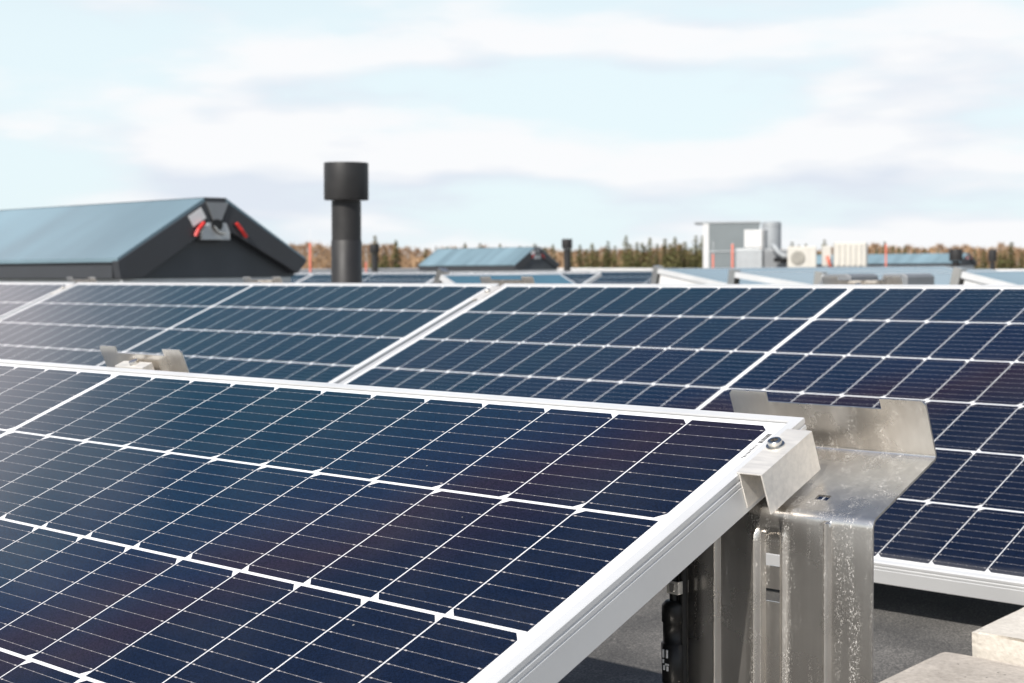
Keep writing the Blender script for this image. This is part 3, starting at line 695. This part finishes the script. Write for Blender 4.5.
def pipe_at(label, x, ytop, d, capw, caph, w_, lean=0.0, **k):
    q = scr(x, ytop, d); H = q.z-roof_z(q.y)
    return make_pipe(label, (q.x, q.y, roof_z(q.y)), capw/2*d/F_PX, caph*d/F_PX, w_/2*d/F_PX, H, lean=lean, **k)
pipe_at('tall stout black vent pipe with a wide cap, standing close behind the second row', 344.5, 163, 6.4, 44.5, 37, 29.5, sleeve=0.56, lean=0.012)
pipe_at('thin short black pipe just right of the tall stout vent pipe', 374.5, 244, 27.0, 9.5, 9, 6.5, sleeve=False)
pipe_at('thin black pipe right of the small far hatch', 567, 239, 27.0, 10.5, 9.5, 7, sleeve=False)
pipe_at('short black pipe with a wide square cap near the right edge', 956, 249, 22.0, 13, 12, 7.5, sleeve=False)
pipe_at('rightmost thin black pipe against the brown trees', 992.5, 249.5, 30.0, 8, 12, 5.5, sleeve=False)

# ------------------------------------------------------------------ further panel rows and low tent tables
def far_row(y, x_right, n, labels):
    for k in range(n):
        top = Vector((x_right-HL-k*PITCH, y, 0))
        loc = top+Vector((0, ctr.y, 0)); loc.z = ZR+0.425+ctr.z
        copy_tree(p2, loc, labels[k], R2G)
q = scr(600, 272, 14.2)
far_row(q.y, q.x, 5, ['far panel at the right end of the distant row, below the thin black pipe', 'far panel in the distant row below the small hatch gable', 'far panel in the distant row below the small hatch roof', 'far panel in the distant row just right of the tall vent pipe', 'far panel in the distant row behind the tall vent pipe'])
far_row(q.y+3.4, q.x-0.9, 6, ['panel at the right end of the rearmost row, behind the thin black pipe', 'panel of the rearmost row under the small hatch gable', 'panel of the rearmost row under the small hatch roof, right part', 'panel of the rearmost row under the small hatch roof, left part', 'panel of the rearmost row below the thin short pipe', 'panel of the rearmost row between tall pipe and big hatch'])
def tent_panel(label, loc, length, slope_deg, run, plate):
    """panel lying along y, high edge at x = 0, falling towards +x"""
    t = thing('tent_panel', label, 'solar panel', loc, 'low panels facing right behind the second row', (0, math.radians(slope_deg), 0))
    boxo('glass_laminate', MAT['sky_tint_glass'], t, (0.016, run-0.016, 0.016, length-0.016, -0.007, -0.0015))
    bm = bmesh.new()
    for b in ((0, 0.0158, 0, length), (run-0.0158, run, 0, length), (0.016, run-0.016, 0, 0.0158), (0.016, run-0.016, length-0.0158, length)): box(bm, *b, -0.035, 0.0)
    link_mesh('frame', bm, MAT['alu'], t)
    if plate:
     bm = bmesh.new(); prism(bm, [(0.02, -0.037), (run*0.55, -0.037), (run*0.50, -0.16), (0.02, -0.20)], 'y', 0.01, 0.02); link_mesh('end_plate', bm, MAT['white_paint'], t)
     bm = bmesh.new(); lathe(bm, [(0, 0), (0.018, 0), (0.018, 0.01), (0, 0.01)], 14); bm.transform(Matrix.Translation((0.36, 0.008, -0.09))@Matrix.Rotation(math.pi/2, 4, 'X')); link_mesh('plate_hole', bm, MAT['black_plastic'], t)
    bm = bmesh.new(); box(bm, -0.07, -0.02, 0.03, 0.09, -0.30, 0.01); link_mesh('ridge_post', bm, MAT['galv'], t)
    return t
for (px, py, d, ln, sl_d, run, lab) in (
        (658, 268.5, 11.0, 4.2, 10, 1.05, 'low pale blue panel sloping down to the right, left of the grey rooftop hut'),
        (735, 272.0, 9.6, 3.4, 8, 1.05, 'low pale panel with a pale end frame in front of the grey rooftop hut'),
        (822, 274.5, 9.0, 3.2, 8, 1.0, 'low pale panel below the cream fan unit'),
        (962, 271.5, 8.2, 3.2, 13, 0.95, 'low pale panel with a white triangular end plate below the wide-capped black pipe'),
        (441, 274.5, 9.5, 1.1, 26, 0.55, 'small low panel with a white triangular end plate, below the small far hatch')):
    q = scr(px, py, d); tent_panel(lab, q, ln, sl_d, run, 'triangular' in lab or 'left of the grey' in lab)
# grey sheet boxes on the roof just behind the second row
def roof_box(label, px, py, d, wpx, hh, dep):
    q = scr(px, py, d); W2 = wpx/2*d/F_PX/0.78
    t = thing('service_box', label, 'box', (q.x, q.y, roof_z(q.y)), 'grey service boxes behind the second row')
    top = q.z-roof_z(q.y)
    bm = bmesh.new(); prism(bm, [(-W2, top-hh), (W2, top-hh), (W2, top-0.012), (W2*0.72, top), (-W2*0.55, top), (-W2, top-0.05)], 'y', 0, dep); link_mesh('housing', bm, MAT['grey_box'], t, bevel=0.004)
    boxo('stand', MAT['galv'], t, (-W2*0.8, W2*0.8, 0.02, dep-0.02, 0.001, top-hh-0.001))
    return t
roof_box('grey service box between the cream fan unit and the second row', 834, 274, 7.2, 30, 0.12, 0.25)
roof_box('grey service box in front of the far right hatch', 892, 274, 7.0, 27, 0.12, 0.25)

# ------------------------------------------------------------------ rooftop plant on the right
def local_box(bm, q, x0, x1, y0, y1, z0, z1): box(bm, x0, x1, y0, y1, z0, z1)
DZ = 34.0
VR = math.radians(22)                                     # these stand turned, with one broad side to the view
k = DZ/F_PX
def plant(name, label, cat, x, ybase, d=DZ, group=None, rz=VR):
    q = scr(x, ybase, d); z0 = roof_z(q.y)
    t = thing(name, label, cat, (q.x, q.y, z0), group, (0, 0, rz)); return t, q.z-z0, d/F_PX
# hut: broad grey side, lit left edge painted as a narrow white strip
t, b0_, s_ = plant('rooftop_hut', 'grey flat-roofed rooftop hut with a lit corner painted white and overhanging roof edge', 'hut', 709, 272, 38.0, rz=math.radians(34.5))
Hh = 51*s_+b0_
boxo('wall', MAT['grey_wall'], t, (0.0, 50*s_, 0.06, 1.4, 0.001, Hh-0.06))
boxo('lit_edge', MAT['white_paint'], t, (-6*s_, -0.004, 0.05, 1.4, 0.001, Hh-0.06))
boxo('roof', MAT['galv_light'], t, (-15*s_, 50*s_+0.02, 0.04, 1.45, Hh-0.058, Hh-0.02))
for (xa, xb, z_) in ((0.003, 50*s_, 0.52),):
    boxo('wall_seam', MAT['galv_light'], t, (xa, xb, 0.045, 0.058, Hh*z_, Hh*z_+0.03))
# ventilation unit: lower box, upper box, dark side, elbow, silver drum behind
t, b0_, s_ = plant('ventilation_unit', 'pale grey ventilation unit of two stacked boxes with a duct elbow', 'ventilation unit', 736, 272, 34.0, rz=math.radians(30))
boxo('lower_box', MAT['galv_light'], t, (0, 26*s_, 0, 0.95, 0.001, b0_+23*s_), 0.01)
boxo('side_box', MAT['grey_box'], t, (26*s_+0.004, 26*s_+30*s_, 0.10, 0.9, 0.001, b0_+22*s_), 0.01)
boxo('upper_box', MAT['white_paint'], t, (8*s_, 26*s_, 0.02, 0.62, b0_+24*s_, b0_+42*s_), 0.012)
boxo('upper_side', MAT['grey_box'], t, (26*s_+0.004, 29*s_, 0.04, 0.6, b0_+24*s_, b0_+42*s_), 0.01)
bm = bmesh.new(); z = b0_
tube(bm, [(36*s_, -0.05, z+27*s_), (39*s_, -0.10, z+24*s_), (42*s_, -0.12, z+19*s_), (47*s_, -0.14, z+15.5*s_), (56*s_, -0.14, z+15*s_)], 2.7*s_, 14); link_mesh('duct_elbow', bm, MAT['silver'], t, smooth=True)
bm = bmesh.new(); tube(bm, [(38*s_, -0.06, z+12*s_), (58*s_, -0.10, z+11*s_)], 2.2*s_, 10); link_mesh('drain_pipe', bm, MAT['black_plastic'], t, smooth=True)
t, b0_, s_ = plant('silver_drum', 'round silver exhaust drum standing behind the ventilation unit', 'exhaust drum', 771.5, 272, 35.2)
bm = bmesh.new(); r = 9.5*s_; zb, zt = b0_+20*s_, b0_+50*s_
lathe(bm, [(0, zb), (r, zb), (r, zt-0.05), (r*0.97, zt-0.01), (r*0.80, zt), (0, zt+0.005)], 40); o = link_mesh('drum', bm, MAT['silver'], t, smooth=True); es = o.modifiers.new('edges', 'EDGE_SPLIT'); es.split_angle = math.radians(40)
bm = bmesh.new(); lathe(bm, [(r*0.6, 0.001), (r*0.6, zb-0.002)], 24); link_mesh('pedestal', bm, MAT['grey_box'], t, smooth=True)
bm = bmesh.new(); lathe(bm, [(r*1.03, zt-0.09), (r*1.03, zt-0.06)], 40); link_mesh('band', bm, MAT['galv_light'], t, smooth=True)
# cream outdoor units
def ac_unit(label, x, yb, d, wpx, hpx, side_px, fan, rz):
    t, b0_, s_ = plant('air_conditioner', label, 'air conditioner', x, yb, d, 'cream air conditioning units', rz)
    c = math.cos(math.radians(43.7)-rz); Wm = wpx*s_/c; Hm = hpx*s_
    Dm = side_px*s_/max(0.2, math.sin(math.radians(43.7)-rz))
    bm = bmesh.new(); box(bm, 0, Wm, 0, Dm, b0_, b0_+Hm); link_mesh('casing', bm, MAT['cream'], t, bevel=0.02)
    if fan:
        cx_, cz_ = Wm*0.36, b0_+Hm*0.47; r = Hm*0.33
        bm = bmesh.new(); lathe(bm, [(0, 0), (r, 0), (r, 0.012), (r*0.93, 0.02), (0, 0.02)], 32); bm.transform(Matrix.Translation((cx_, -0.001, cz_))@Matrix.Rotation(math.pi/2, 4, 'X')); g = link_mesh('fan_grille', bm, MAT['cream_dark'], t)
        for rr in (0.3, 0.55, 0.8):
            bm = bmesh.new(); pts = [(cx_+r*rr*math.cos(a), -0.026, cz_+r*rr*math.sin(a)) for a in [i*math.pi/12 for i in range(25)]]; tube(bm, pts, 0.004, 5, False); link_mesh('grille_ring', bm, MAT['cream'], g)
        bm = bmesh.new(); box(bm, Wm*0.74, Wm*0.742, -0.004, -0.001, b0_+0.03, b0_+Hm-0.03); link_mesh('panel_joint', bm, MAT['cream_dark'], t)
    else:
        for i in range(5):
            xx = Wm*(0.10+0.17*i); boxo('rib', MAT['cream'], t, (xx, xx+Wm*0.07, -0.03, -0.001, b0_+Hm*0.06, b0_+Hm*0.93), 0.006)
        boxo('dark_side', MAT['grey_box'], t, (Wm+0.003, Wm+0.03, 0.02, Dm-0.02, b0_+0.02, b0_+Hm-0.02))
    for xx in (0.1*Wm, 0.82*Wm):
        boxo('foot', MAT['galv_light'], t, (xx, xx+0.07, 0.02, Dm-0.02, b0_-0.09, b0_-0.001))
    boxo('stand', MAT['galv_light'], t, (0.04, Wm-0.04, 0.05, Dm-0.05, 0.001, b0_-0.092))
    return t
ac_unit('cream air conditioner with one round fan grille, beside the silver duct', 787.5, 268, 33.0, 28, 21.5, 5, True, math.radians(34))
ac_unit('larger ribbed cream air conditioner to the right of the round-fan unit', 834, 267, 33.0, 31, 24.5, 4, False, math.radians(34))
t, b0_, s_ = plant('control_cabinet', 'slim pink-cream cabinet between the two cream units', 'cabinet', 822, 268, 35.0, rz=math.radians(34))
boxo('casing', MAT['cream'], t, (0, 9*s_, 0, 0.25, b0_+2*s_, b0_+22*s_), 0.01); boxo('stand', MAT['galv_light'], t, (0.02, 9*s_-0.02, 0.02, 0.23, 0.001, b0_+2*s_-0.002))
bm = bmesh.new(); tube(bm, [(5*s_, -0.06, b0_+12*s_), (6.5*s_, -0.06, b0_+6*s_), (9*s_, -0.08, b0_-1*s_)], 1.7*s_, 8); link_mesh('warning_tape', bm, MAT['orange'], t, smooth=True)

# ------------------------------------------------------------------ orange marker poles
def pole(label, x, ytop, ywhip, d, w_):
    q = scr(x, ytop, d); z0 = roof_z(q.y); H = q.z-z0; r = w_/2*d/F_PX
    t = thing('marker_pole', label, 'marker pole', (q.x, q.y, z0), 'orange marker poles')
    bm = bmesh.new(); lathe(bm, [(r, 0.001), (r, H-0.01), (r*0.6, H), (0, H)], 12); link_mesh('pole', bm, MAT['orange'], t, smooth=True)
    bm = bmesh.new(); lathe(bm, [(0.004, H+0.001), (0.003, H+(ytop-ywhip)*d/F_PX), (0, H+(ytop-ywhip)*d/F_PX)], 6); link_mesh('whip', bm, MAT['white_paint'], t, smooth=True)
pole('orange marker pole at the right foot of the big hatch', 310, 243, 228, 24, 2.2)
pole('pale red marker pole at the left corner of the grey hut', 713, 254, 241, 31, 1.8)
pole('thick red-orange pole standing before the grey hut wall', 732.5, 244, 242, 31, 2.2)
pole('thin orange pole right of the ribbed cream unit', 886, 244, 236, 31, 1.7)
pole('white-topped orange stake left of the thin short pipe', 366, 262, 246, 30, 1.6)

# ------------------------------------------------------------------ tree line
def spruce_meshes(seed, H=12.0, R=1.9):
    rnd = random.Random(seed)
    bm = bmesh.new(); tube(bm, [(0, 0, 0), (0.05, 0, H*0.5), (0, 0, H*0.98)], [0.2, 0.12, 0.015], 7)
    cr = bmesh.new(); z = 1.0
    while z < H-0.15:
        f = 1-(z/H); rad = R*(f**0.85)*(1.0+0.2*rnd.uniform(-1, 1))+0.10
        nb = max(4, int(9*f+4)); a0 = rnd.random()*6.28
        for i in range(nb):
            a = a0+6.283*i/nb+rnd.uniform(-.25, .25); L = rad*rnd.uniform(0.6, 1.15)
            d = Vector((math.cos(a), math.sin(a), 0)); sd = Vector((-d.y, d.x, 0))
            for j in range(3):                                   # drooping sprays along the bough
                t0, t1 = j/3*L, (j+1.35)/3*L; wd = (0.30*rad+0.10)*(1-j*0.22)*rnd.uniform(.7, 1.2)
                zz = z+rnd.uniform(-.1, .1); dr = 0.30+0.2*rnd.random()
                p = Vector((0, 0, zz)); sid = rnd.uniform(-.3, .3)
                v = [cr.verts.new(p+d*t0+Vector((0, 0, -dr*t0*0.8))), cr.verts.new(p+d*(t0+t1)/2+sd*(wd+sid*wd)+Vector((0, 0, -dr*t1-0.22*rnd.random()))),
                     cr.verts.new(p+d*min(t1, L*1.05)+Vector((0, 0, -dr*t1+0.06))), cr.verts.new(p+d*(t0+t1)/2-sd*(wd-sid*wd)+Vector((0, 0, -dr*t1-0.22*rnd.random())))]
                cr.faces.new(v)
        z += 0.34+0.10*rnd.random()
    return bm, cr
def birch_meshes(seed, H=10.0):
    rnd = random.Random(seed)
    bm = bmesh.new(); tube(bm, [(0, 0, 0), (rnd.uniform(-.2, .2), rnd.uniform(-.2, .2), H*0.5), (rnd.uniform(-.3, .3), 0, H*0.95)], [0.15, 0.09, 0.015], 6)
    for i in range(9):
        a = rnd.random()*6.28; z = H*rnd.uniform(.25, .75); L = H*rnd.uniform(.18, .32)
        tube(bm, [(0, 0, z), (math.cos(a)*L*0.35, math.sin(a)*L*0.35, z+L*0.5), (math.cos(a)*L*0.6, math.sin(a)*L*0.6, z+L)], [0.05, 0.03, 0.008], 4)
    cr = bmesh.new()
    for i in range(1500):
        u = rnd.random(); z = H*(0.16+0.86*u); prof = math.sin(math.pi*min(1, 0.12+0.88*u))**0.7
        rr = H*0.24*prof*math.sqrt(rnd.random()); a = rnd.random()*6.28
        p = Vector((math.cos(a)*rr, math.sin(a)*rr, z*0.98)); L = rnd.uniform(.35, .9)
        d = (Vector((math.cos(a)*0.6, math.sin(a)*0.6, rnd.uniform(.2, 1.2)))+Vector((rnd.uniform(-.4, .4), rnd.uniform(-.4, .4), 0))).normalized()
        s = d.cross(Vector((rnd.uniform(-1, 1), rnd.uniform(-1, 1), rnd.uniform(-1, 1)))).normalized()*rnd.uniform(.03, .085)
        cr.faces.new([cr.verts.new(p-s), cr.verts.new(p+s), cr.verts.new(p+d*L)])
    return bm, cr
def make_tree(name, label, cat, group, meshes, bark, leaf):
    t = thing(name, label, cat, (0, 0, -9), group)
    link_mesh('trunk', meshes[0], MAT[bark], t, smooth=True); link_mesh('crown', meshes[1], MAT[leaf], t)
    return t
SG, BGp = 'spruces of the far tree line', 'bare birches of the far tree line'
SL, BL = 'dark olive spruce standing in the far tree line', 'bare brown birch in the far tree line'
sp = [make_tree('spruce_tree', SL, 'tree', SG, spruce_meshes(i, 12, 1.7+0.25*i), 'bark', 'spruce') for i in range(3)]
bi = [make_tree('birch_tree', BL, 'tree', BGp, birch_meshes(10+i), 'birch_bark', 'twig') for i in range(3)]
used = set(); rt = random.Random(21)
def hor(x): return 271.26-7.27*x/1024
def place_tree(proto, base_h, x, ytop, d, label=None, wide=1.0):
    q = scr(x, ytop, d); h = (q.z+9.0)/base_h; w_ = h*wide
    if proto.name not in used:
        used.add(proto.name); r = proto; r.location = (q.x, q.y, -9.0); r.rotation_euler = (0, 0, rt.random()*6.28); r.scale = (w_, w_, h)
        if label: r['label'] = label
        return r
    return copy_tree(proto, (q.x, q.y, -9.0), label or (SL if proto in sp else BL), None, (0, 0, rt.random()*6.28), (w_, w_, h))
tall = [(375, 233, 'slender spruce top rising beside the tall stout vent pipe'), (396, 238, None), (626, 234, 'sharp spruce top that stands highest left of the grey hut'), (637, 239, None), (650, 236, None), (657, 241, None), (665, 237, None), (675, 236, None), (685, 240, None), (696, 234, None), (702.5, 233, None),
        (605, 246, None), (615, 245, None), (645, 243, None), (690, 246, None), (480, 243, None), (500, 243, None), (508, 244, None), (535, 241, None), (545, 244, None), (553, 243, None), (580, 243, None), (587, 246, None), (592, 243, None), (824.5, 238, 'single dark spruce top between the two cream air conditioners'), (792, 241, None), (799, 242, None), (806, 243, None),
        (877, 247, None), (885, 240, None), (893, 244, None), (899, 247, None), (905, 243, None), (914, 246, None), (975, 247, None), (1000, 246, None), (1011.5, 240, 'pale spruce top nearest the right edge of the view'), (1022, 250, None), (385, 247, None), (426, 248, None), (436, 246, None), (447, 244, None), (456, 245, None), (465, 242, None), (490, 246, None), (520, 243, None), (527, 245, None), (570, 246, None), (597, 248, None), (608, 240, None), (631, 244, None), (642, 241, None), (670, 243, None), (680, 242, None), (925, 247, None), (938, 249, None), (984, 249, None), (1005, 249, None)]
for x, y, lab in tall:
    place_tree(sp[rt.randrange(3)], 12.0, x, y+rt.uniform(-1, 1), rt.uniform(225, 262), lab, rt.uniform(1.3, 1.95))
xs_ = 284
while xs_ < 1034:
    yb = 251.5+rt.uniform(-3.5, 3.5)-(3 if 290 < xs_ < 420 else 0)-(5.0 if xs_ > 860 else 1.0)
    place_tree(bi[rt.randrange(3)], 10.0, xs_, yb, rt.uniform(255, 320), None, rt.uniform(.8, 1.15))
    xs_ += rt.uniform(6.5, 10.5)
# scrub filling the wood behind the first trees: reads as one mass
rs = random.Random(5); bm = bmesh.new()
for i in range(22000):
    x = rs.uniform(-60, 1100); d = rs.uniform(275, 345); q = scr(x, 268, d); z = -9+rs.random()**0.75*11.0
    L = rs.uniform(.8, 2.2); p = Vector((q.x, q.y, z)); s = Vector((rs.uniform(-1, 1), rs.uniform(-1, 1), rs.uniform(-.3, .3))).normalized()*rs.uniform(.2, .55)
    dd = Vector((rs.uniform(-.5, .5), rs.uniform(-.5, .5), 1)).normalized()*L
    bm.faces.new([bm.verts.new(p-s), bm.verts.new(p+s), bm.verts.new(p+dd)])
tag(link_mesh('woodland_scrub', bm, MAT['scrub']), 'brown leafless scrub filling the far wood', 'scrub', kind='stuff')
